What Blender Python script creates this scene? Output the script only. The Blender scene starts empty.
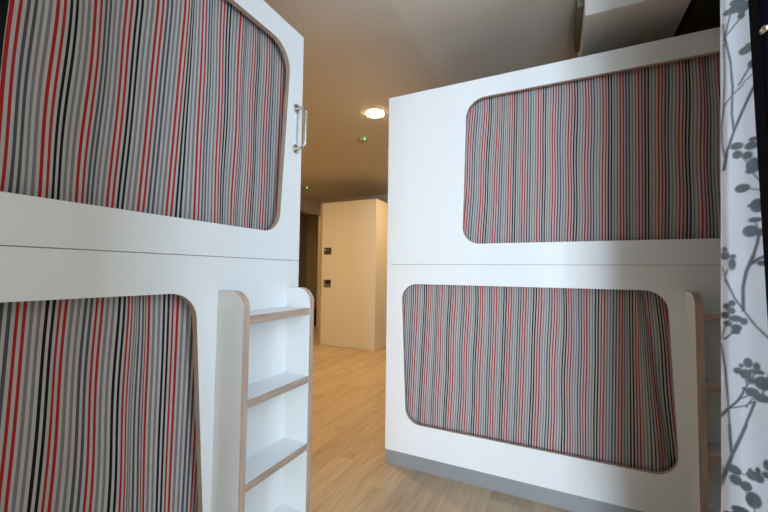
import bpy, bmesh, math, random
import numpy as np
from mathutils import Vector, Matrix
random.seed(4)
C = bpy.context.scene
COL = C.collection
PI = math.pi

# ------------------------------------------------------------------ camera
F_PX = 363.0
YAW, PITCH, ROLL = [math.radians(v) for v in (25.668, 2.529, 0.686)]
CAM = np.array([0.0, 0.0, 1.15])
def rot_matrix():
    cy, sy, cp, sp, cr, sr = math.cos(YAW), math.sin(YAW), math.cos(PITCH), math.sin(PITCH), math.cos(ROLL), math.sin(ROLL)
    r0 = np.array([[1, 0, 0], [0, 0, -1], [0, 1, 0]], float)
    rz = np.array([[cy, -sy, 0], [sy, cy, 0], [0, 0, 1]])
    rx = np.array([[1, 0, 0], [0, cp, -sp], [0, sp, cp]])
    rr = np.array([[cr, -sr, 0], [sr, cr, 0], [0, 0, 1]])
    return rz @ rx @ r0 @ rr
ROT = rot_matrix()
def ray(x, y): return ROT @ np.array([(x - 384) / F_PX, (256 - y) / F_PX, -1.0])
def on_x(x, y, v): d = ray(x, y); return CAM + d * v / d[0]
def on_y(x, y, v): d = ray(x, y); return CAM + d * v / d[1]

cam_data = bpy.data.cameras.new('camera')
cam = bpy.data.objects.new('camera', cam_data)
COL.objects.link(cam)
cam_data.sensor_width = 36.0
cam_data.lens = F_PX / 768 * 36
cam_data.clip_start = 0.02
m4 = Matrix([list(ROT[i]) + [float(CAM[i])] for i in range(3)] + [[0, 0, 0, 1]])
cam.matrix_world = m4
C.camera = cam

# ------------------------------------------------------------------ materials
def new_mat(name, col=(.8, .8, .8), rough=.5, metal=0.0, spec=.5):
    m = bpy.data.materials.new(name); m.use_nodes = True
    b = m.node_tree.nodes['Principled BSDF']
    b.inputs['Base Color'].default_value = (*col, 1)
    b.inputs['Roughness'].default_value = rough
    b.inputs['Metallic'].default_value = metal
    b.inputs['Specular IOR Level'].default_value = spec
    return m, m.node_tree.nodes, m.node_tree.links, b

def math_node(n, l, op, a, b=None, c=None):
    k = n.new('ShaderNodeMath'); k.operation = op
    for i, v in enumerate((a, b, c)):
        if v is None: continue
        if isinstance(v, (int, float)): k.inputs[i].default_value = v
        else: l.new(v, k.inputs[i])
    return k.outputs[0]

def mix_col(n, l, fac, a, b):
    k = n.new('ShaderNodeMix'); k.data_type = 'RGBA'
    for sock, v in ((k.inputs[0], fac), (k.inputs[6], a), (k.inputs[7], b)):
        if isinstance(v, (int, float)): sock.default_value = v
        elif isinstance(v, tuple): sock.default_value = (*v, 1)
        else: l.new(v, sock)
    return k.outputs[2]

def noise_mat(name, col, amount, scale, rough, stretch=(1, 1, 1), spec=.5, bump=0.0, metal=0.0):
    m, n, l, b = new_mat(name, col, rough, metal, spec)
    tc = n.new('ShaderNodeTexCoord'); mp = n.new('ShaderNodeMapping')
    mp.inputs['Scale'].default_value = stretch
    l.new(tc.outputs['Object'], mp.inputs[0])
    t = n.new('ShaderNodeTexNoise'); t.inputs['Scale'].default_value = scale; t.inputs['Detail'].default_value = 4
    l.new(mp.outputs[0], t.inputs['Vector'])
    hi = tuple(min(1, c * (1 + amount)) for c in col); lo = tuple(c * (1 - amount) for c in col)
    l.new(mix_col(n, l, t.outputs[0], lo, hi), b.inputs['Base Color'])
    if bump:
        bp = n.new('ShaderNodeBump'); bp.inputs['Strength'].default_value = bump; bp.inputs['Distance'].default_value = .002
        l.new(t.outputs[0], bp.inputs['Height']); l.new(bp.outputs[0], b.inputs['Normal'])
    return m

M = {}
M['white'] = noise_mat('white_laminate', (.85, .86, .855), .012, 300, .38, spec=.4)
M['edge'] = noise_mat('plywood_edge', (.52, .385, .30), .45, 60, .6, stretch=(1, 1, .08), spec=.3)
M['edge_h'] = noise_mat('plywood_edge_level', (.46, .335, .26), .5, 45, .6, stretch=(.18, .18, 1.4), spec=.3)
M['plinth'] = noise_mat('grey_plinth', (.36, .375, .385), .05, 80, .38, stretch=(.05, .05, 1), metal=.35)
M['lining'] = noise_mat('shade_dark_lining', (.09, .09, .095), .05, 60, .8)  # dark so the bunk interior reads unlit; shade put into the colour
M['steel'] = noise_mat('brushed_steel', (.62, .58, .53), .08, 120, .27, metal=1.0)
M['wall'] = noise_mat('painted_wall', (.62, .575, .50), .02, 40, .85, bump=.05)
M['plain'] = noise_mat('plaster_ceiling', (.70, .66, .60), .02, 30, .9)
M['dark_wall'] = noise_mat('brown_wall', (.36, .30, .22), .03, 30, .85)
M['bulk'] = noise_mat('plaster_bulkhead', (.80, .785, .76), .015, 40, .85)
M['gap'] = noise_mat('gap_shade', (.07, .062, .05), .05, 40, .8)  # shade of the unlit ceiling gap put into the colour
M['block'] = noise_mat('cream_laminate', (.80, .76, .68), .015, 200, .45)
M['plate'] = new_mat('dark_plate', (.022, .017, .014), .35)[0]
M['plate_grey'] = new_mat('grey_plate', (.17, .16, .15), .35)[0]
M['mark'] = new_mat('pale_marking', (.62, .6, .52), .5)[0]
M['mark_dim'] = new_mat('dim_marking', (.16, .15, .13), .5)[0]
M['sash'] = noise_mat('navy_frame', (.0008, .0011, .0032), .1, 60, .6, spec=.02)
M['red'] = noise_mat('red_cushion', (.32, .018, .012), .1, 90, .8)
M['dark'] = noise_mat('dark_bench', (.018, .014, .010), .1, 40, .7)
M['plastic'] = noise_mat('beige_plastic', (.42, .36, .27), .02, 60, .5)
M['vent'] = noise_mat('grey_green_vent', (.20, .20, .165), .06, 60, .6)
M['vent_dark'] = new_mat('vent_slot', (.05, .05, .045), .7)[0]

def emit_mat(name, col, strength):
    m, n, l, b = new_mat(name, col, .5)
    b.inputs['Emission Color'].default_value = (*col, 1); b.inputs['Emission Strength'].default_value = strength
    return m
M['lamp'] = emit_mat('lamp_diffuser', (1.0, .70, .36), 90.0)
M['led'] = emit_mat('green_led', (.05, 1.0, .25), 3.0)

def glass_mat():
    m, n, l, b = new_mat('pane_glass', (1, 1, 1), .02)
    b.inputs['Transmission Weight'].default_value = 1.0; b.inputs['IOR'].default_value = 1.02
    return m
M['glass'] = glass_mat()

# striped cloth: u counts stripes along the cloth, twelve to a repeat
def stripe_mat():
    m, n, l, b = new_mat('striped_curtain_cloth', (.5, .5, .5), .9, spec=.15)
    base = (.475, .46, .44)
    R, B, S, G = (.40, .022, .022), (.014, .011, .013), (.085, .085, .10), (.215, .195, .195)
    seq = [R, R, B, B, G, G, R, R, S, S, G, G]
    uv = n.new('ShaderNodeUVMap'); uv.uv_map = 'cloth'
    sp = n.new('ShaderNodeSeparateXYZ'); l.new(uv.outputs[0], sp.inputs[0])
    fr = math_node(n, l, 'FLOORED_MODULO', sp.outputs[0], 12.0)
    fr = math_node(n, l, 'DIVIDE', fr, 12.0)
    ramp = n.new('ShaderNodeValToRGB'); ramp.color_ramp.interpolation = 'CONSTANT'
    e = ramp.color_ramp.elements
    e[0].position = 0; e[0].color = (*seq[0], 1)
    e[1].position = .5 / 12; e[1].color = (*base, 1)
    for i in range(1, 12):
        a = e.new(i / 12); a.color = (*seq[i], 1)
        a = e.new((i + .5) / 12); a.color = (*base, 1)
    l.new(fr, ramp.inputs[0])
    # fine weave
    w = n.new('ShaderNodeTexNoise'); w.inputs['Scale'].default_value = 1.0; w.inputs['Detail'].default_value = 2
    mp = n.new('ShaderNodeMapping'); mp.inputs['Scale'].default_value = (5, 160, 1)
    l.new(uv.outputs[0], mp.inputs[0]); l.new(mp.outputs[0], w.inputs['Vector'])
    wf = math_node(n, l, 'MULTIPLY_ADD', w.outputs[0], .06, .97)
    hv = n.new('ShaderNodeVectorMath'); hv.operation = 'SCALE'
    l.new(ramp.outputs[0], hv.inputs[0]); l.new(wf, hv.inputs['Scale'])
    l.new(hv.outputs[0], b.inputs['Base Color'])
    return m
M['stripe'] = stripe_mat()

def floral_mat():
    m, n, l, b = new_mat('floral_curtain_cloth', (.7, .7, .75), .9, spec=.1)
    at = n.new('ShaderNodeAttribute'); at.attribute_name = 'print'
    tc = n.new('ShaderNodeTexCoord'); mp = n.new('ShaderNodeMapping'); mp.inputs['Scale'].default_value = (250, 1, 900)
    l.new(tc.outputs['Object'], mp.inputs[0])
    t = n.new('ShaderNodeTexNoise'); t.inputs['Scale'].default_value = 1; l.new(mp.outputs[0], t.inputs['Vector'])
    base = mix_col(n, l, t.outputs[0], (.54, .55, .60), (.74, .75, .80))
    t2 = n.new('ShaderNodeTexNoise'); t2.inputs['Scale'].default_value = 40; l.new(tc.outputs['Object'], t2.inputs['Vector'])
    ink = mix_col(n, l, t2.outputs[0], (.038, .044, .05), (.125, .135, .14))
    l.new(mix_col(n, l, at.outputs['Fac'], base, ink), b.inputs['Base Color'])
    return m
M['floral'] = floral_mat()

def floor_mat():
    m, n, l, b = new_mat('oak_plank_floor', (.5, .35, .2), .42, spec=.4)
    tc = n.new('ShaderNodeTexCoord'); sp = n.new('ShaderNodeSeparateXYZ'); l.new(tc.outputs['Object'], sp.inputs[0])
    W, LN = .155, 1.2
    px = math_node(n, l, 'DIVIDE', math_node(n, l, 'ADD', sp.outputs[0], 20.0 + .012), W)
    col = math_node(n, l, 'FLOOR', px); fx = math_node(n, l, 'FRACT', px)
    wn = n.new('ShaderNodeTexWhiteNoise'); wn.noise_dimensions = '1D'; l.new(col, wn.inputs['W'])
    py = math_node(n, l, 'ADD', math_node(n, l, 'DIVIDE', math_node(n, l, 'ADD', sp.outputs[1], 20.0), LN), wn.outputs[0])
    row = math_node(n, l, 'FLOOR', py); fy = math_node(n, l, 'FRACT', py)
    cb = n.new('ShaderNodeCombineXYZ'); l.new(col, cb.inputs[0]); l.new(row, cb.inputs[1])
    wn2 = n.new('ShaderNodeTexWhiteNoise'); wn2.noise_dimensions = '2D'; l.new(cb.outputs[0], wn2.inputs['Vector'])
    # grain, shifted per plank
    off = n.new('ShaderNodeVectorMath'); off.operation = 'MULTIPLY_ADD'
    l.new(wn2.outputs['Color'], off.inputs[0]); off.inputs[1].default_value = (9, 9, 9); l.new(tc.outputs['Object'], off.inputs[2])
    mp = n.new('ShaderNodeMapping'); mp.inputs['Scale'].default_value = (13, 1.5, 1); l.new(off.outputs[0], mp.inputs[0])
    g = n.new('ShaderNodeTexNoise'); g.inputs['Scale'].default_value = 1.3; g.inputs['Detail'].default_value = 6; g.inputs['Distortion'].default_value = 1.2
    l.new(mp.outputs[0], g.inputs['Vector'])
    r = n.new('ShaderNodeValToRGB'); e = r.color_ramp.elements
    e[0].position = .28; e[0].color = (.43, .315, .20, 1); e[1].position = .74; e[1].color = (.60, .465, .325, 1)
    k = e.new(.5); k.color = (.53, .405, .272, 1)
    l.new(g.outputs[0], r.inputs[0])
    mp2 = n.new('ShaderNodeMapping'); mp2.inputs['Scale'].default_value = (90, 3, 1); l.new(off.outputs[0], mp2.inputs[0])
    g2 = n.new('ShaderNodeTexNoise'); g2.inputs['Scale'].default_value = 1; g2.inputs['Detail'].default_value = 3; l.new(mp2.outputs[0], g2.inputs['Vector'])
    tone = math_node(n, l, 'MULTIPLY_ADD', wn2.outputs['Value'], .22, .755)
    tone = math_node(n, l, 'MULTIPLY', tone, math_node(n, l, 'MULTIPLY_ADD', g2.outputs[0], .26, .92))
    sc = n.new('ShaderNodeVectorMath'); sc.operation = 'SCALE'; l.new(r.outputs[0], sc.inputs[0]); l.new(tone, sc.inputs['Scale'])
    ex = math_node(n, l, 'LESS_THAN', math_node(n, l, 'MINIMUM', fx, math_node(n, l, 'SUBTRACT', 1.0, fx)), .008)
    ey = math_node(n, l, 'LESS_THAN', math_node(n, l, 'MINIMUM', fy, math_node(n, l, 'SUBTRACT', 1.0, fy)), .0012)
    seam = math_node(n, l, 'MULTIPLY', math_node(n, l, 'MAXIMUM', ex, ey), .45)
    l.new(mix_col(n, l, seam, sc.outputs[0], (.30, .22, .15)), b.inputs['Base Color'])
    l.new(math_node(n, l, 'MULTIPLY_ADD', g2.outputs[0], .15, .36), b.inputs['Roughness'])
    return m
M['floor'] = floor_mat()

def perf_mat():
    m, n, l, b = new_mat('perforated_ceiling_board', (.45, .42, .38), .9)
    tc = n.new('ShaderNodeTexCoord'); sp = n.new('ShaderNodeSeparateXYZ'); l.new(tc.outputs['Object'], sp.inputs[0])
    P = .0145
    def cell(o):
        f = math_node(n, l, 'FRACT', math_node(n, l, 'DIVIDE', math_node(n, l, 'ADD', o, 10.0), P))
        return math_node(n, l, 'POWER', math_node(n, l, 'SUBTRACT', f, .5), 2.0)
    d = math_node(n, l, 'SQRT', math_node(n, l, 'ADD', cell(sp.outputs[0]), cell(sp.outputs[1])))
    hole = math_node(n, l, 'LESS_THAN', d, .25)
    j = math_node(n, l, 'FRACT', math_node(n, l, 'DIVIDE', math_node(n, l, 'ADD', sp.outputs[1], 10.0 - 1.747 + .003), 2.4))
    joint = math_node(n, l, 'LESS_THAN', j, .012 / 2.4)
    keep = math_node(n, l, 'MULTIPLY', hole, math_node(n, l, 'SUBTRACT', 1.0, joint))
    l.new(mix_col(n, l, keep, (.72, .67, .60), (.31, .285, .25)), b.inputs['Base Color'])
    return m
M['perf'] = perf_mat()

# ------------------------------------------------------------------ mesh helpers
def link(name, bm, mats, parent=None, smooth=False, origin=None):
    """one mesh object; the mesh is given in world coordinates"""
    bmesh.ops.recalc_face_normals(bm, faces=bm.faces)
    base = Vector(origin) if origin is not None else (parent_origin(parent) if parent else None)
    if base is None:
        xs = [v.co for v in bm.verts]
        base = Vector(((min(c.x for c in xs) + max(c.x for c in xs)) / 2, (min(c.y for c in xs) + max(c.y for c in xs)) / 2, min(c.z for c in xs)))
    bmesh.ops.translate(bm, verts=bm.verts, vec=-base)
    me = bpy.data.meshes.new(name); bm.to_mesh(me); bm.free()
    for k in (mats if isinstance(mats, (list, tuple)) else [mats]): me.materials.append(k)
    if smooth: me.polygons.foreach_set('use_smooth', [True] * len(me.polygons))
    o = bpy.data.objects.new(name, me); COL.objects.link(o)
    if parent:
        o.parent = parent
        o.location = base - parent_origin(parent)
    else: o.location = base
    return o
ORIG = {}
def parent_origin(p):
    v = Vector(p.location); q = p.parent
    while q: v = v + Vector(q.location); q = q.parent
    return v
def empty(name, loc, label, cat, group=None):
    o = bpy.data.objects.new(name, None); COL.objects.link(o); o.location = loc; o.empty_display_size = .1
    return tag(o, label, cat, group)
def tag(o, label, cat, group=None):
    o['label'] = label; o['category'] = cat
    if group: o['group'] = group
    return o
def structure(o): o['kind'] = 'structure'; return o

def box(bm, p, q, mi=0, bevel=0.0):
    lo = Vector([min(a, b) for a, b in zip(p, q)]); hi = Vector([max(a, b) for a, b in zip(p, q)])
    r = bmesh.ops.create_cube(bm, size=1.0)
    vs = r['verts']
    for v in vs: v.co = Vector([(lo[i] + hi[i]) / 2 + v.co[i] * (hi[i] - lo[i]) for i in range(3)])
    fs = set(f for v in vs for f in v.link_faces)
    for f in fs: f.material_index = mi
    if bevel:
        es = list(set(e for v in vs for e in v.link_edges))
        bmesh.ops.bevel(bm, geom=es, offset=bevel, segments=2, affect='EDGES', profile=.5)
    return bm
def box_obj(name, p, q, mat, parent=None, bevel=0.0):
    bm = bmesh.new(); box(bm, p, q, 0, bevel); return link(name, bm, mat, parent)

def rounded(pts, rad, seg=10):
    """2D polygon with rounded corners; rad is one radius per corner"""
    out = []; N = len(pts)
    for i in range(N):
        p0, p1, p2 = Vector(pts[i - 1]), Vector(pts[i]), Vector(pts[(i + 1) % N]); r = rad[i]
        if r <= 0: out.append(tuple(p1)); continue
        a = (p0 - p1).normalized(); b = (p2 - p1).normalized()
        ang = a.angle(b); t = r / math.tan(ang / 2)
        c = p1 + (a + b).normalized() * (r / math.sin(ang / 2))
        s = p1 + a * t - c; e = p1 + b * t - c
        a0 = math.atan2(s.y, s.x); a1 = math.atan2(e.y, e.x); d = (a1 - a0 + PI) % (2 * PI) - PI
        for k in range(seg + 1):
            th = a0 + d * k / seg; out.append((c.x + r * math.cos(th), c.y + r * math.sin(th)))
    return out

def plate(bm, outer, hole, mapper, d0, d1, face_mi=0, edge_mi=1):
    """flat board with an optional hole, extruded from depth d0 to d1; mapper(a,b,d) -> world"""
    loops = [outer] + ([hole] if hole else [])
    layers = []
    for d in (d0, d1):
        rings = []
        for lp in loops:
            vs = [bm.verts.new(mapper(a, b, d)) for a, b in lp]
            es = [bm.edges.new((vs[i], vs[(i + 1) % len(vs)])) for i in range(len(vs))]
            rings.append((vs, es))
        if hole:
            g = bmesh.ops.triangle_fill(bm, edges=[e for r in rings for e in r[1]], use_beauty=True)
            for f in g['geom']:
                if isinstance(f, bmesh.types.BMFace): f.material_index = face_mi
        else:
            bm.faces.new(rings[0][0]).material_index = face_mi
        layers.append(rings)
    for r0, r1 in zip(*layers):
        v0, v1 = r0[0], r1[0]; n = len(v0)
        for i in range(n):
            bm.faces.new((v0[i], v0[(i + 1) % n], v1[(i + 1) % n], v1[i])).material_index = edge_mi
    return bm

def tube(bm, path, rad, seg=16, caps=True):
    rings = []
    n = len(path); path = [Vector(p) for p in path]
    up = None
    for i, p in enumerate(path):
        t = (path[min(i + 1, n - 1)] - path[max(i - 1, 0)]).normalized()
        if up is None:
            up = t.orthogonal().normalized()
        up = (up - t * up.dot(t)).normalized(); w = t.cross(up)
        rings.append([bm.verts.new(p + (up * math.cos(2 * PI * k / seg) + w * math.sin(2 * PI * k / seg)) * rad) for k in range(seg)])
    for a, b in zip(rings, rings[1:]):
        for k in range(seg): bm.faces.new((a[k], a[(k + 1) % seg], b[(k + 1) % seg], b[k]))
    if caps: bm.faces.new(rings[0]); bm.faces.new(rings[-1])
    return bm

def lathe(bm, centre, axis, profile, seg=28):
    """profile = (distance along axis, radius)"""
    c = Vector(centre); ax = Vector(axis).normalized(); u = ax.orthogonal().normalized(); w = ax.cross(u)
    rings = []
    for h, r in profile:
        rings.append([bm.verts.new(c + ax * h + (u * math.cos(2 * PI * k / seg) + w * math.sin(2 * PI * k / seg)) * max(r, 1e-4)) for k in range(seg)])
    for a, b in zip(rings, rings[1:]):
        for k in range(seg): bm.faces.new((a[k], a[(k + 1) % seg], b[(k + 1) % seg], b[k]))
    bm.faces.new(rings[0]); bm.faces.new(rings[-1])
    return bm

# ------------------------------------------------------------------ the room
CEIL = 2.60
XR, YB, YF, XL_WALL = 1.02, -3.6, 6.05, -4.40
XP = .655          # face of the added pier and window bay on the right
XE = 1.75          # east wall of the room behind the viewer
structure(box_obj('floor', (-5.9, YB - .1, -.08), (XE + .12, 7.6, 0), M['floor']))
structure(box_obj('ceiling', (-5.9, YB - .1, CEIL), (-.80, 7.6, CEIL + .08), M['perf']))
structure(box_obj('ceiling', (-.80, YB - .1, CEIL), (XE + .12, 7.6, CEIL + .08), M['plain']))
structure(box_obj('wall_far', (XL_WALL - .0, YF, 0), (XR + .12, YF + .12, CEIL), M['wall']))
# wall behind the viewer, with a large unseen window placed to light the pods
BX0, BX1, BZ0, BZ1 = .45, 1.45, .35, 2.35
bm = bmesh.new()
box(bm, (-2.1, YB - .1, 0), (BX0, YB, CEIL)); box(bm, (BX1, YB - .1, 0), (XE + .12, YB, CEIL))
box(bm, (BX0, YB - .1, 0), (BX1, YB, BZ0)); box(bm, (BX0, YB - .1, BZ1), (BX1, YB, CEIL))
structure(link('wall_behind', bm, M['wall']))
# wall on the left of the rear room, with a wide opening below a lintel
bm = bmesh.new()
box(bm, (XL_WALL - .12, 1.3, 0), (XL_WALL, 3.6, CEIL))
box(bm, (XL_WALL - .12, 3.6, 2.312), (XL_WALL, YF + .12, CEIL))
structure(link('wall_left', bm, M['wall']))
bm = bmesh.new()
box(bm, (-5.9, 7.5, 0), (XL_WALL + .1, 7.6, CEIL)); box(bm, (-5.9, 3.2, 0), (-5.8, 7.5, CEIL)); box(bm, (-5.8, 3.2, 0), (XL_WALL - .12, 3.3, CEIL))
box(bm, (XL_WALL, YF + .12, 0), (XL_WALL + .1, 7.5, CEIL))
structure(link('wall_recess', bm, M['dark_wall']))
bm = bmesh.new()
box(bm, (XL_WALL - .12, 1.2, 0), (-2.03, 1.3, CEIL)); box(bm, (-2.13, YB, 0), (-2.03, 1.2, CEIL))
box(bm, (-2.13, -.70, 0), (-.22, -.60, CEIL))  # unseen partition added to keep rear window light off the left pod
structure(link('wall_near', bm, M['wall']))
# right-hand wall: unseen pier and narrow window bay added to shape the light, and the stretch beside the right pod
WY0, WY1, WZ0, WZ1 = .80, 1.135, .30, 2.50
bm = bmesh.new()
box(bm, (XE, YB, 0), (XE + .12, .45, CEIL))
box(bm, (XP, .45, 0), (XE + .12, .775, CEIL))
box(bm, (XP, 1.16, 0), (XP + .12, 1.28, CEIL)); box(bm, (XP, 1.28, 0), (XR + .12, 1.40, CEIL))
box(bm, (XP, .775, 0), (XP + .12, 1.16, WZ0)); box(bm, (XP, .775, WZ1), (XP + .12, 1.16, CEIL))
box(bm, (XR, 1.40, 0), (XR + .12, YF, CEIL))
structure(link('wall_right', bm, M['wall']))

# window with one leaf swung into the room (only the edge of the leaf is in view)
win = bpy.data.objects.new('window_1', None); COL.objects.link(win); win.location = (XP, WY0, WZ0); structure(win)
bm = bmesh.new()
for a, b in (((.775, WZ0), (.80, WZ1)), ((1.135, WZ0), (1.16, WZ1)), ((.80, WZ0), (1.135, WZ0 + .03)), ((.80, WZ1 - .03), (1.135, WZ1))):
    box(bm, (XP + .02, a[0], a[1]), (XP + .08, b[0], b[1]))
link('window_frame', bm, M['sash'], win)
SX0, SX1, SY, SZ0, SZ1 = .297, XP - .003, .785, WZ0 + .01, WZ1
bm = bmesh.new()
for a, b in (((SX0, SZ0), (SX0 + .075, SZ1)), ((SX1 - .06, SZ0), (SX1, SZ1)), ((SX0, SZ0), (SX1, SZ0 + .07)), ((SX0, SZ1 - .07), (SX1, SZ1))):
    box(bm, (a[0], SY - .012, a[1]), (b[0], SY + .03, b[1]), 0, .004)
for v in bm.verts: v.co.x += (1.62 - v.co.z) * .02 * (SX1 - v.co.x) / (SX1 - SX0)    # the leaf hangs slightly out of true
sash = link('sash', bm, M['sash'], win)
bm = bmesh.new(); box(bm, (SX0 + .07, SY + .004, SZ0 + .06), (SX1 - .055, SY + .012, SZ1 - .06)); link('pane', bm, M['glass'], win)
p = on_y(766.5, 28, SY - .02)
bm = bmesh.new(); lathe(bm, (p[0], SY - .012, p[2]), (0, -1, 0), [(0, .006), (.008, .006), (.012, .003)], 16)
h = link('latch', bm, M['steel'], sash, True)

# ------------------------------------------------------------------ bunk pods
YR = 2.034
XLP = -1.07
POD_H, POD_L, POD_D, SEAM, FOOT, TH = 2.246, 1.895, .93, 1.197, .083, .022
X0R = -.955
Y0L = 1.328 - POD_L
def map_right(s, z, d): return (X0R + s, YR - d, z)
def map_left(s, z, d): return (XLP + d, Y0L + s, z)

def pod(mp, label, upper, lower, name='bunk_pod'):
    root = empty(name, mp(POD_L / 2, 0, 0), label, 'bunk pod', None)
    R = .092
    def board(nm, z0, z1, quad, rad):
        bm = bmesh.new()
        plate(bm, [(0, z0), (POD_L, z0), (POD_L, z1), (0, z1)], rounded(quad, rad), mp, 0, -TH)
        return link(nm, bm, [M['white'], M['edge']], root)
    board('upper_front_panel', SEAM + .001, POD_H, upper, [R, R, .105, .105])
    board('lower_front_panel', FOOT, SEAM - .001, lower, [R, R, R, R])
    def b(nm, s0, s1, z0, z1, d0, d1, mat):
        return box_obj(nm, mp(s0, z0, d0), mp(s1, z1, d1), mat, root)
    b('plinth', .0, POD_L, 0, FOOT, -.006, -.04, M['plinth'])
    b('end_panel', 0, .02, FOOT, POD_H, -TH, -POD_D, M['white'])
    b('end_panel', POD_L - .02, POD_L, FOOT, POD_H, -TH, -POD_D, M['white'])
    b('back_panel', .02, POD_L - .02, 0, POD_H, -POD_D + .02, -POD_D, M['lining'])
    b('roof_panel', .02, POD_L - .02, POD_H - .02, POD_H, -TH, -POD_D + .02, M['lining'])
    b('bunk_deck', .02, POD_L - .02, SEAM - .03, SEAM + .03, -TH, -POD_D + .02, M['lining'])
    b('bunk_deck', .02, POD_L - .02, FOOT, FOOT + .06, -TH - .02, -POD_D + .02, M['lining'])
    # ladder of board: two rounded stiles and four treads
    LD = .1245
    s0 = POD_L - .434; s1 = POD_L - .048; ST = .028
    ladder = bpy.data.objects.new('ladder', None); COL.objects.link(ladder); ladder.parent = root
    ladder.location = Vector(mp((s0 + s1) / 2, 0, 0)) - Vector(root.location)
    for a in (s0, s1 - ST):
        bm = bmesh.new()
        prof = rounded([(0, 0), (LD, 0), (LD, 1.079), (0, 1.079)], [0, 0, .062, 0], 14)
        plate(bm, prof, None, lambda d, z, s: mp(s, z, d), a, a + ST, 0, 1)
        link('stile', bm, [M['white'], M['edge']], ladder)
    for z in (.996, .713, .437, .160):
        bm = bmesh.new()
        prof = [(0, z - .0285), (LD - .001, z - .0285), (LD - .001, z), (0, z)]
        # white board with a wood edge on the front
        vs = [[bm.verts.new(mp(s, zz, d)) for d, zz in prof] for s in (s0 + ST, s1 - ST)]
        bm.faces.new(vs[0]); bm.faces.new(vs[1])
        for i in range(4):
            bm.faces.new((vs[0][i], vs[0][(i + 1) % 4], vs[1][(i + 1) % 4], vs[1][i])).material_index = 1 if i == 1 else 0
        link('tread', bm, [M['white'], M['edge_h']], ladder)
    return root

def quad_right(xlt, xlb, xrt, xrb, zb, zt):
    # bottom-left, bottom-right, top-right, top-left in (s, z)
    return [(xlb - X0R, zb), (xrb - X0R, zb), (xrt - X0R, zt), (xlt - X0R, zt)]
up_r = quad_right(-.465, -.488, .865, .845, 1.313, 2.139)
lo_r = quad_right(-.857, -.823, .4425, .472, .260, 1.0805)
def quad_left(ylt, ylb, yrt, yrb, zb, zt):
    return [(ylb - Y0L, zb), (yrb - Y0L, zb), (yrt - Y0L, zt), (ylt - Y0L, zt)]
up_l = quad_left(-.085, -.07, 1.244, 1.193, 1.312, 2.143)
lo_l = quad_left(-.455, -.49, .809, .868, .260, 1.0755)
pod_r = pod(map_right, 'white two-tier bunk pod on the right, its lower striped opening seen whole', up_r, lo_r)
pod_l = pod(map_left, 'white two-tier bunk pod on the left with steel grab handle and step ladder', up_l, lo_l)

# grab handle on the left pod
hy, hz0, hz1 = 1.286, 1.702, 1.887
gh = bpy.data.objects.new('grab_handle', None); COL.objects.link(gh); gh.parent = pod_l
gh.location = Vector((XLP, hy, hz0)) - Vector(pod_l.location)
path = [(XLP + .004, hy, hz0)]
rb = .024; so = .052
for k in range(9):
    t = PI / 2 * k / 8; path.append((XLP + so - rb + rb * math.sin(t), hy, hz0 + rb - rb * math.cos(t)))
for k in range(9):
    t = PI / 2 * k / 8; path.append((XLP + so - rb + rb * math.cos(t), hy, hz1 - rb + rb * math.sin(t)))
path.append((XLP + .004, hy, hz1))
bm = bmesh.new(); tube(bm, path, .0074); link('bar', bm, M['steel'], gh, True)
for z in (hz0, hz1):
    bm = bmesh.new(); lathe(bm, (XLP, hy, z), (1, 0, 0), [(0, .021), (.004, .021), (.007, .018), (.009, .010)])
    link('flange', bm, M['steel'], gh)

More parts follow.
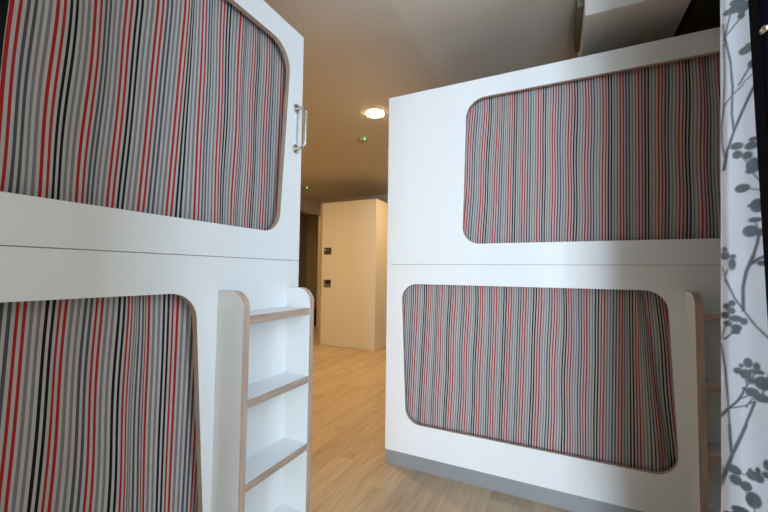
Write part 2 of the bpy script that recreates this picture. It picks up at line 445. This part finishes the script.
# ------------------------------------------------------------------ striped curtains in the openings
def striped(name, label, anchors, plane, axis, sign, a_lo, a_hi, z_lo, z_hi, u_first, u_step, seed, crease=None, k_first=None):
    """anchors: per red pair ((x,y) on an upper row, (x,y) on a lower row) -> along-axis position at two heights"""
    rnd = random.Random(seed)
    fn = on_x if axis == 'x' else on_y
    ai = 1 if axis == 'x' else 0
    us, A0, Z0, A1, Z1 = [], [], [], [], []
    for k, (t, b) in enumerate(anchors):
        p = fn(*t, plane); q = fn(*b, plane)
        us.append(u_first + u_step * k); A0.append(p[ai]); Z0.append(p[2]); A1.append(q[ai]); Z1.append(q[2])
    us, A0, Z0, A1, Z1 = map(np.array, (us, A0, Z0, A1, Z1))
    NR = 40
    zs = np.linspace(z_lo, z_hi, NR)
    # continue past the last traced pair at an even spacing
    step = 6.0
    def row(z):
        t = (np.clip(z, Z1 - .08, Z0 + .10) - Z1) / (Z0 - Z1)
        pos = A1 + (A0 - A1) * t
        for i in range(1, len(pos)):                     # keep pairs in order
            pos[i] = max(pos[i], pos[i - 1] + .012)
        ks = np.arange(len(pos), dtype=float)
        nlo = 8; nhi = 8
        lo = pos[0] - np.arange(nlo, 0, -1) * .085; hi = pos[-1] + np.arange(1, nhi + 1) * .075
        return np.concatenate([np.arange(-nlo, 0), ks, np.arange(len(pos), len(pos) + nhi)]), np.concatenate([lo, pos, hi])
    kk, pm = row((z_lo + z_hi) / 2)
    k0 = np.interp(a_lo, pm, kk); k1 = np.interp(a_hi, pm, kk)
    if k_first is not None: k0 = k_first
    NC = int((k1 - k0) * 26)
    kcols = np.linspace(k0, k1, NC)
    ph = [rnd.uniform(0, 2 * PI) for _ in range(6)]
    bm = bmesh.new(); uvl = bm.loops.layers.uv.new('cloth')
    grid = []
    for z in zs:
        kr, pr = row(z)
        # smooth interpolation of positions
        a = np.interp(kcols, kr, pr)
        sp = np.interp(kcols, (kr[1:] + kr[:-1]) / 2, np.diff(pr))
        amp = np.clip((.10 - sp) * .11, .001, .0052)
        hz = (z - z_lo) / (z_hi - z_lo)
        a = a + .0028 * np.sin(2 * PI * z / .52 + 1.1 * kcols + ph[4]) * (.5 + .5 * np.sin(.9 * kcols + ph[5]))    # the cloth hangs a little unevenly
        fold = amp * (np.sin(2 * PI * kcols + ph[0] + .5 * math.sin(2 * hz + ph[1])) + .6 * np.sin(2 * PI * .43 * kcols + ph[2] + hz * .8) + .12 * np.sin(2 * PI * 1.7 * kcols + ph[3] - hz))
        if crease:
            for (c0, c1, w, dep) in crease:
                cc = c1 + (c0 - c1) * hz
                fold = fold - dep * np.exp(-((kcols - cc) / w) ** 2)
        line = []
        for x, f in zip(a, fold):
            co = (plane + sign * f, x, z) if axis == 'x' else (x, plane + sign * f, z)
            line.append(bm.verts.new(co))
        grid.append(line)
    for j in range(NR - 1):
        for i in range(NC - 1):
            f = bm.faces.new((grid[j][i], grid[j][i + 1], grid[j + 1][i + 1], grid[j + 1][i]))
            for lp, (ii, jj) in zip(f.loops, ((i, j), (i + 1, j), (i + 1, j + 1), (i, j + 1))):
                lp[uvl].uv = (u_first + u_step * kcols[ii], zs[jj])
    o = link(name, bm, M['stripe'], None, True)
    sm = o.modifiers.new('thickness', 'SOLIDIFY'); sm.thickness = .0015; sm.offset = 0
    return tag(o, label, 'curtain')

G = 'x'
ul_top = [(12.7, 35), (57.3, 35), (95.3, 35), (126.6, 35), (157.4, 35), (184.8, 35), (201.2, 90), (219.8, 90), (238.8, 90), (251.3, 90), (266.6, 90), (281.3, 90)]
ul_bot = [(-3, 180), (43.2, 180), (80.5, 180), (110.8, 195), (141.5, 195), (170, 195), (196.7, 195), (216.1, 195), (232.5, 215), (245.8, 215), (261.1, 215), (277.0, 215)]
RC = .05
striped('striped_curtain', 'striped curtain in the upper opening of the left pod, above the ladder side', list(zip(ul_top, ul_bot)), XLP - RC, 'x', 1,
        .372, 1.275, SEAM + .031, 2.225, 6.75, 6.0, 3, k_first=-.14)
ll_top = [(20.2, 330), (61.2, 330), (97.9, 330), (128.9, 330), (146.6, 330), (174.1, 330), (203, 330)]
ll_bot = [(4, 495), (46.6, 495), (87.6, 495), (121.5, 495), (141.4, 495), (167, 495), (193.1, 495)]
striped('striped_curtain', 'striped curtain in the lower opening of the left pod, left of the ladder', list(zip(ll_top, ll_bot)), XLP - RC, 'x', 1,
        -.51, .91, FOOT + .061, SEAM - .032, .75 + 6, -6.0, 5, crease=[(3.55, 3.5, .2, .012)])
ur_top = list(zip([470.9, 484.9, 498.4, 510.9, 524.6, 539.6], [125] * 6)) + list(zip([554.1, 570.1, 587, 604.5, 621.6], [115] * 5)) + list(zip([640, 660, 680.8, 701.6, 721], [95] * 5))
ur_bot = list(zip([465.7, 480, 494, 508.7, 522.8, 538.3, 553.2, 569.3, 586, 603.6, 621.9, 640.8, 660.2, 681.2, 703.6, 726], [225] * 16))
striped('striped_curtain', 'striped curtain in the upper opening of the right pod', list(zip(ur_top, ur_bot)), YR + RC, 'y', -1,
        -.52, .87, SEAM + .031, 2.225, 6.75, 6.0, 8)
lr_top = list(zip([403.5, 416, 429.2, 440.4, 453.5, 467.3, 481, 495.1, 509.7, 524.2, 539.6, 555.2, 569.9, 585.5, 603, 620.9, 636.5, 648, 665.3], [315] * 19))
lr_bot = list(zip([398, 411, 423.6, 436.6, 449.7, 463.7, 477.3], [415] * 7)) + list(zip([491.3, 505.5, 520.3, 536.2, 552.1, 568.3], [425] * 6)) + list(zip([584, 601.2, 619.7, 639.2, 659.3, 678], [445] * 6))
striped('striped_curtain', 'striped curtain in the lower opening of the right pod, pinched at its upper right', list(zip(lr_top, lr_bot)), YR + RC, 'y', -1,
        -.90, .52, FOOT + .061, SEAM - .032, .75, -6.0, 11, crease=[(16.7, 17.9, .28, .016), (15.95, 16.9, .3, -.012)])

# ------------------------------------------------------------------ floral curtain beside the window
YC = 1.15
def floral():
    S = 6.02
    lines, blobs = [], []
    def L(sec, w, *pts): 
        y0, s = sec; lines.append((w / s, [(718 + a / s, y0 + b / s) for a, b in pts]))
    def B(sec, *es):
        y0, s = sec
        for e in es: blobs.append((718 + e[0] / s, y0 + e[1] / s, e[2] / s, e[3] / s, e[4] if len(e) > 4 else 0))
    a = (0, S)
    L(a, 12, (38, 230), (75, 370), (86, 512)); L(a, 9, (38, 230), (70, 100), (85, 55)); L(a, 9, (38, 230), (125, 120), (155, 85))
    L(a, 6, (28, 150), (38, 230)); L(a, 6, (32, 260), (42, 400), (40, 512)); L(a, 9, (125, 512), (180, 420), (205, 380)); L(a, 7, (150, 500), (230, 425))
    B(a, (60, 75, 26, 20, .5), (98, 55, 38, 28), (150, 42, 42, 34), (140, 92, 22, 26), (120, 8, 55, 24), (165, 303, 38, 25), (187, 268, 22, 14), (200, 385, 18, 27))
    a = (85, S)
    L(a, 8, (150, 0), (85, 60), (35, 130), (20, 260)); L(a, 14, (235, -30), (150, 150), (95, 280), (55, 400), (35, 512)); L(a, 12, (88, 0), (83, 170), (95, 275)); L(a, 6, (40, 0), (32, 130)); L(a, 7, (20, 260), (25, 370), (42, 440)); L(a, 7, (160, 445), (190, 490))
    B(a, (112, 368, 42, 24), (200, 365, 38, 24), (212, 325, 24, 15), (116, 420, 32, 26), (175, 425, 30, 26), (215, 482, 42, 46))
    a = (170, S)
    L(a, 8, (200, 5), (245, 55), (280, 90)); L(a, 8, (180, 112), (270, 120)); L(a, 7, (226, 310), (238, 345)); L(a, 13, (250, 370), (238, 440), (212, 520))
    B(a, (200, 5, 32, 18), (145, 110, 46, 27, .3), (238, 213, 38, 42), (195, 215, 17, 11), (222, 300, 36, 16), (195, 368, 45, 36), (248, 375, 22, 26), (40, 478, 13, 17), (45, 508, 22, 16), (90, 520, 20, 14))
    a = (255, S)
    L(a, 7, (60, 85), (42, 125)); L(a, 6, (25, 70), (45, 150)); L(a, 11, (45, 150), (100, 260), (160, 340), (230, 430), (310, 505)); L(a, 17, (215, 0), (170, 100), (150, 200), (152, 335)); L(a, 18, (190, 60), (240, 25), (290, 5)); L(a, 9, (85, 470), (30, 508)); L(a, 7, (45, 420), (22, 500))
    B(a, (45, 10, 26, 20), (85, 55, 24, 38), (262, 48, 24, 18), (85, 290, 22, 20), (55, 310, 20, 20), (80, 335, 26, 22), (45, 362, 24, 22), (105, 383, 45, 20), (155, 400, 25, 22), (62, 412, 25, 18), (110, 437, 35, 22), (105, 462, 30, 15))
    a = (340, S)
    L(a, 9, (20, 20), (40, 150), (60, 350), (70, 512)); L(a, 12, (12, 475), (60, 415), (120, 365), (155, 310)); L(a, 8, (75, 410), (165, 395), (220, 370)); L(a, 8, (130, 355), (195, 330)); L(a, 8, (170, 405), (210, 350)); L(a, 13, (165, 512), (200, 430), (222, 370)); L(a, 8, (265, 340), (290, 270), (310, 200)); L(a, 7, (165, 230), (172, 270)); L(a, 9, (165, 290), (215, 215), (240, 170))
    B(a, (180, 138, 28, 30), (140, 155, 16, 13), (120, 185, 28, 20), (165, 205, 36, 30), (210, 190, 26, 15), (232, 160, 20, 25), (250, 195, 26, 14), (205, 245, 32, 20), (272, 262, 46, 40), (162, 295, 18, 12), (205, 315, 40, 28), (262, 350, 46, 25))
    a = (425, 5.88)
    L(a, 14, (68, 0), (72, 80), (80, 165)); L(a, 17, (165, 0), (85, 170), (40, 280), (8, 410)); L(a, 7, (155, 375), (180, 420)); L(a, 7, (205, 480), (222, 520)); L(a, 7, (8, 185), (32, 275)); L(a, 7, (150, 290), (290, 290))
    B(a, (95, 262, 46, 26, -.6), (105, 322, 36, 30), (165, 360, 36, 28), (205, 298, 38, 28), (240, 312, 28, 28), (235, 270, 15, 20), (190, 270, 14, 16), (288, 295, 22, 20), (288, 238, 18, 32), (207, 442, 45, 46))
    # onto the cloth: metres across (x) and up (z)
    segs = []; ells = []
    def cl(p):
        y = YC
        for _ in range(4):
            q = on_y(p[0], p[1], y)
            x = q[0] - SHEAR * (q[2] - 1.19)
            y = YC + cloth_depth(x - cx0, q[2])
        return x, q[2]
    ppx = abs(on_y(745, 250, YC - .02)[0] - on_y(735, 250, YC - .02)[0]) / 10
    ppz = abs(on_y(740, 245, YC - .02)[2] - on_y(740, 255, YC - .02)[2]) / 10
    for w, pts in lines:
        q = [cl(p) for p in pts]
        for i in range(len(q) - 1): segs.append((*q[i], *q[i + 1], w * (ppx + ppz) * .27))
    for x, y, rx, ry, an in blobs:
        c = cl((x, y)); ells.append((c[0], c[1], rx * ppx * .93, ry * ppz, an))
    return segs, ells
SHEAR = .0235 * 1.15 / 1.3
cx0 = on_y(720.8, 262, YC + .010)[0]
def cloth_depth(t, z):
    f = .020 * np.sin(2 * PI * t / .21 - .9) + .006 * np.sin(2 * PI * t / .083 + z * 1.2) + .012
    f = f * np.clip(t / .03, 0, 1) ** .7
    return .010 * np.exp(-(t / .006) ** 2) - f
segs, ells = floral()
# the print repeats across and up the cloth
allsegs, allells = [], []
H_REP = on_y(740, 2, YC)[2] - on_y(740, 508, YC)[2]
W_REP = .152
for ix in range(0, 5):
    for iz in (-1, 0, 1):
        dx = ix * W_REP; dz = iz * H_REP + (ix % 3) * .37
        if ix == 0 and iz == 0: dz = 0
        for s in segs: allsegs.append((s[0] + dx, s[1] + dz, s[2] + dx, s[3] + dz, s[4]))
        for e in ells: allells.append((e[0] + dx, e[1] + dz, *e[2:]))
# columns: fine where the edge of the cloth is seen close up, coarser towards the wall
xs = np.concatenate([np.arange(cx0, cx0 + .14, .0018), np.arange(cx0 + .14, XP - .035, .003)])
zs = np.arange(.015, CEIL - .001, .0028)
XX, ZZ = np.meshgrid(xs, zs)
dist = np.full(XX.shape, 1.0)
def patch(x0, x1, z0, z1):
    i0, i1 = np.searchsorted(xs, [x0, x1]); j0, j1 = np.searchsorted(zs, [z0, z1]); return slice(j0, j1), slice(i0, i1)
for x1, z1, x2, z2, w in allsegs:
    pd = .01
    sl = patch(min(x1, x2) - pd, max(x1, x2) + pd, min(z1, z2) - pd, max(z1, z2) + pd)
    X, Z = XX[sl], ZZ[sl]
    if X.size == 0: continue
    dx, dz = x2 - x1, z2 - z1; t = np.clip(((X - x1) * dx + (Z - z1) * dz) / (dx * dx + dz * dz + 1e-12), 0, 1)
    dist[sl] = np.minimum(dist[sl], np.hypot(X - x1 - t * dx, Z - z1 - t * dz) - w)
for x, z, rx, rz, an in allells:
    pd = max(rx, rz) + .006
    sl = patch(x - pd, x + pd, z - pd, z + pd)
    X, Z = XX[sl] - x, ZZ[sl] - z
    if X.size == 0: continue
    u = X * math.cos(an) + Z * math.sin(an); v = -X * math.sin(an) + Z * math.cos(an)
    dist[sl] = np.minimum(dist[sl], (np.hypot(u / rx, v / rz) - 1) * min(rx, rz))
ink = np.clip(.5 - dist / .0022, 0, 1)
YY = YC + cloth_depth(XX - cx0, ZZ)
XX = XX + SHEAR * (ZZ - 1.19)
me = bpy.data.meshes.new('floral_curtain')
nz, nx = XX.shape
org = Vector(((cx0 + XP) / 2, YC, .015))
verts = np.stack([XX - org.x, YY - org.y, ZZ - org.z], -1).reshape(-1, 3)
idx = np.arange(nz * nx).reshape(nz, nx)
faces = np.stack([idx[:-1, :-1], idx[:-1, 1:], idx[1:, 1:], idx[1:, :-1]], -1).reshape(-1, 4)
me.vertices.add(len(verts)); me.vertices.foreach_set('co', verts.ravel())
me.loops.add(faces.size); me.loops.foreach_set('vertex_index', faces.ravel().astype(np.int32))
me.polygons.add(len(faces)); me.polygons.foreach_set('loop_start', np.arange(0, faces.size, 4, dtype=np.int32))
me.update(calc_edges=True)
me.polygons.foreach_set('use_smooth', [True] * len(faces))
at = me.attributes.new('print', 'FLOAT', 'POINT'); at.data.foreach_set('value', ink.ravel().astype(np.float32))
me.materials.append(M['floral']); me.validate()
fc = bpy.data.objects.new('floral_curtain', me); COL.objects.link(fc); fc.location = org
tag(fc, 'white curtain printed with grey leafy branches at the right edge, before the right pod', 'curtain')

# ------------------------------------------------------------------ bulkhead above the right pod
bk = empty('ceiling_bulkhead', (.34, 2.2, 2.40), 'boxed white bulkhead hanging from the ceiling above the right pod', 'bulkhead')
bm = bmesh.new(); box(bm, (.128, 1.952, 2.40), (.553, 2.98, CEIL)); link('casing', bm, M['bulk'], bk)
vent = empty('vent_grille', (.108, 2.24, 2.50), 'narrow grey vent grille on the left side of the boxed bulkhead', 'vent')
bm = bmesh.new()
for a, b in (((2.03, 2.505), (2.45, 2.518)), ((2.03, 2.582), (2.45, 2.595)), ((2.03, 2.518), (2.045, 2.582)), ((2.435, 2.518), (2.45, 2.582))):
    box(bm, (.098, a[0], a[1]), (.128, b[0], b[1]))
link('frame', bm, M['vent'], vent)
for i in range(5):
    z = 2.5215 + i * .0125
    bm = bmesh.new(); box(bm, (.101, 2.045, z), (.127, 2.435, z + .006)); link('slat', bm, M['vent'], vent)
structure(box_obj('gap_shade_box', (.60, 1.7, 2.44), (XR, YR + POD_D, CEIL), M['gap']))  # dark box added where the gap beside the bulkhead lies in shade

# ------------------------------------------------------------------ ceiling fittings
lamp = empty('downlight', (-1.498, 2.892, CEIL - .012), 'round glowing downlight in the perforated ceiling', 'ceiling light')
bm = bmesh.new(); lathe(bm, (-1.498, 2.892, CEIL), (0, 0, -1), [(0, .094), (.003, .094), (.004, .090), (.004, .084), (0.001, .082)], 40); link('trim_ring', bm, M['white'], lamp, False)
bm = bmesh.new(); lathe(bm, (-1.498, 2.892, CEIL - .002), (0, 0, -1), [(0, .083), (.006, .083), (.009, .06)], 40); link('diffuser', bm, M['lamp'], lamp, False)

def detector(x, y, label, led_dx):
    d = empty('smoke_detector', (x - .05, y, CEIL - .04), label, 'smoke detector')
    bm = bmesh.new(); lathe(bm, (x - .05, y, CEIL), (0, 0, -1), [(0, .055), (.014, .055), (.026, .046), (.032, .025)], 32); link('body', bm, M['plastic'], d, True)
    bm = bmesh.new(); lathe(bm, (x - .05 + led_dx, y - .03, CEIL - .012), (0, 0, -1), [(0, .007), (.014, .007), (.018, .004)], 14); link('indicator_light', bm, M['led'], d)
detector(-1.869, 3.403, 'smoke detector with green light on the ceiling just beyond the downlight', .05)
detector(-3.883, 5.019, 'smoke detector with green light at the far end of the ceiling', .05)

# ------------------------------------------------------------------ far end of the room
cab = empty('pod_end_block', (-2.92, 5.2, 0), 'tall plain cabinet, end of a bunk pod, at the back of the room with two small dark plates', 'block')  # far bunk pod seen from its plain end
box_obj('body', (-3.384, 4.763, .0), (-2.424, 5.86, 2.236), M['block'], cab, .003)
box_obj('side_board', (-3.407, 4.745, .07), (-3.385, 5.86, 2.236), M['edge'], cab)
for (px, py, w, h, kind) in ((327.6, 251.0, .130, .104, 0), (327.2, 283.4, .128, .118, 1)):
    c = on_y(px, py, 4.757)
    bm = bmesh.new(); box(bm, (c[0] - w / 2, 4.752, c[2] - h / 2), (c[0] + w / 2, 4.764, c[2] + h / 2), 0, .003)
    pl = link('plate', bm, M['plate'] if kind == 0 else M['plate_grey'], cab)
    yf = (4.7495, 4.753)
    def mk(nm, x0, x1, z0, z1, mat): box_obj(nm, (c[0] + x0 * w, yf[0], c[2] + z0 * h), (c[0] + x1 * w, yf[1], c[2] + z1 * h), mat, pl)
    if kind == 0:
        mk('marking', -.38, -.24, .02, .34, M['mark']); mk('marking', -.10, .38, .10, .30, M['mark_dim']); mk('line', -.49, .49, -.26, -.17, M['mark_dim'])
    else:
        mk('panel', -.18, .46, -.06, .42, M['plate']); mk('marking', -.40, -.24, .0, .3, M['mark_dim']); mk('marking', -.08, .36, .10, .24, M['mark'])
bench = empty('bench', (-4.85, 6.45, 0), 'low dark bench with red seat glimpsed through the far left opening', 'bench')
bm = bmesh.new(); box(bm, (-5.4, 6.30, .36), (-4.45, 6.8, .45), 0, .015); link('seat', bm, M['red'], bench)
bm = bmesh.new(); box(bm, (-5.38, 6.34, .02), (-4.48, 6.78, .36)); box(bm, (-5.3, 6.38, 0), (-4.55, 6.74, .02)); link('base', bm, M['dark'], bench)

# ------------------------------------------------------------------ light
def area(name, loc, rot, sx, sy, power, col, shape='RECTANGLE', spread=PI):
    ld = bpy.data.lights.new(name, 'AREA'); ld.shape = shape; ld.size = sx
    if shape in ('RECTANGLE', 'ELLIPSE'): ld.size_y = sy
    ld.energy = power; ld.color = col; ld.spread = spread
    o = bpy.data.objects.new(name, ld); COL.objects.link(o); o.location = loc; o.rotation_euler = rot
    return o
# daylight through unseen windows, placed to light the pods
area('unseen_window_daylight', ((BX0 + BX1) / 2, YB - .06, (BZ0 + BZ1) / 2), (PI / 2, 0, 0), BX1 - BX0, BZ1 - BZ0, 252, (.675, .825, 1.0))
area('added_bay_daylight', (1.0, .885, 1.85), (0, PI / 2, 0), 1.9, .17, 25, (.61, .79, 1.0))  # added beyond the unseen bay to brighten the left pod
# unseen lamps added to warm the rear room
WARM = (1.0, .67, .31)
for i, (x, y, p) in enumerate(((-3.0, 2.9, 35), (-1.5, 4.7, 24))):
    area('added_rear_lamp', (x, y, CEIL - .02), (0, 0, 0), .16, .16, p, WARM, 'DISK')

area('recess_fill_light', (-5.15, 5.2, CEIL - .02), (0, 0, 0), .16, .16, 15, WARM, 'DISK')  # unseen light added to brighten the dark recess
w = bpy.data.worlds.new('world'); C.world = w; w.use_nodes = True
w.node_tree.nodes['Background'].inputs[0].default_value = (.75, .88, 1.0, 1)
w.node_tree.nodes['Background'].inputs[1].default_value = .3

C.view_settings.view_transform = 'Standard'
C.view_settings.look = 'None'
C.view_settings.gamma = 1.0
C.view_settings.use_curve_mapping = False
C.view_settings.exposure = 0.06
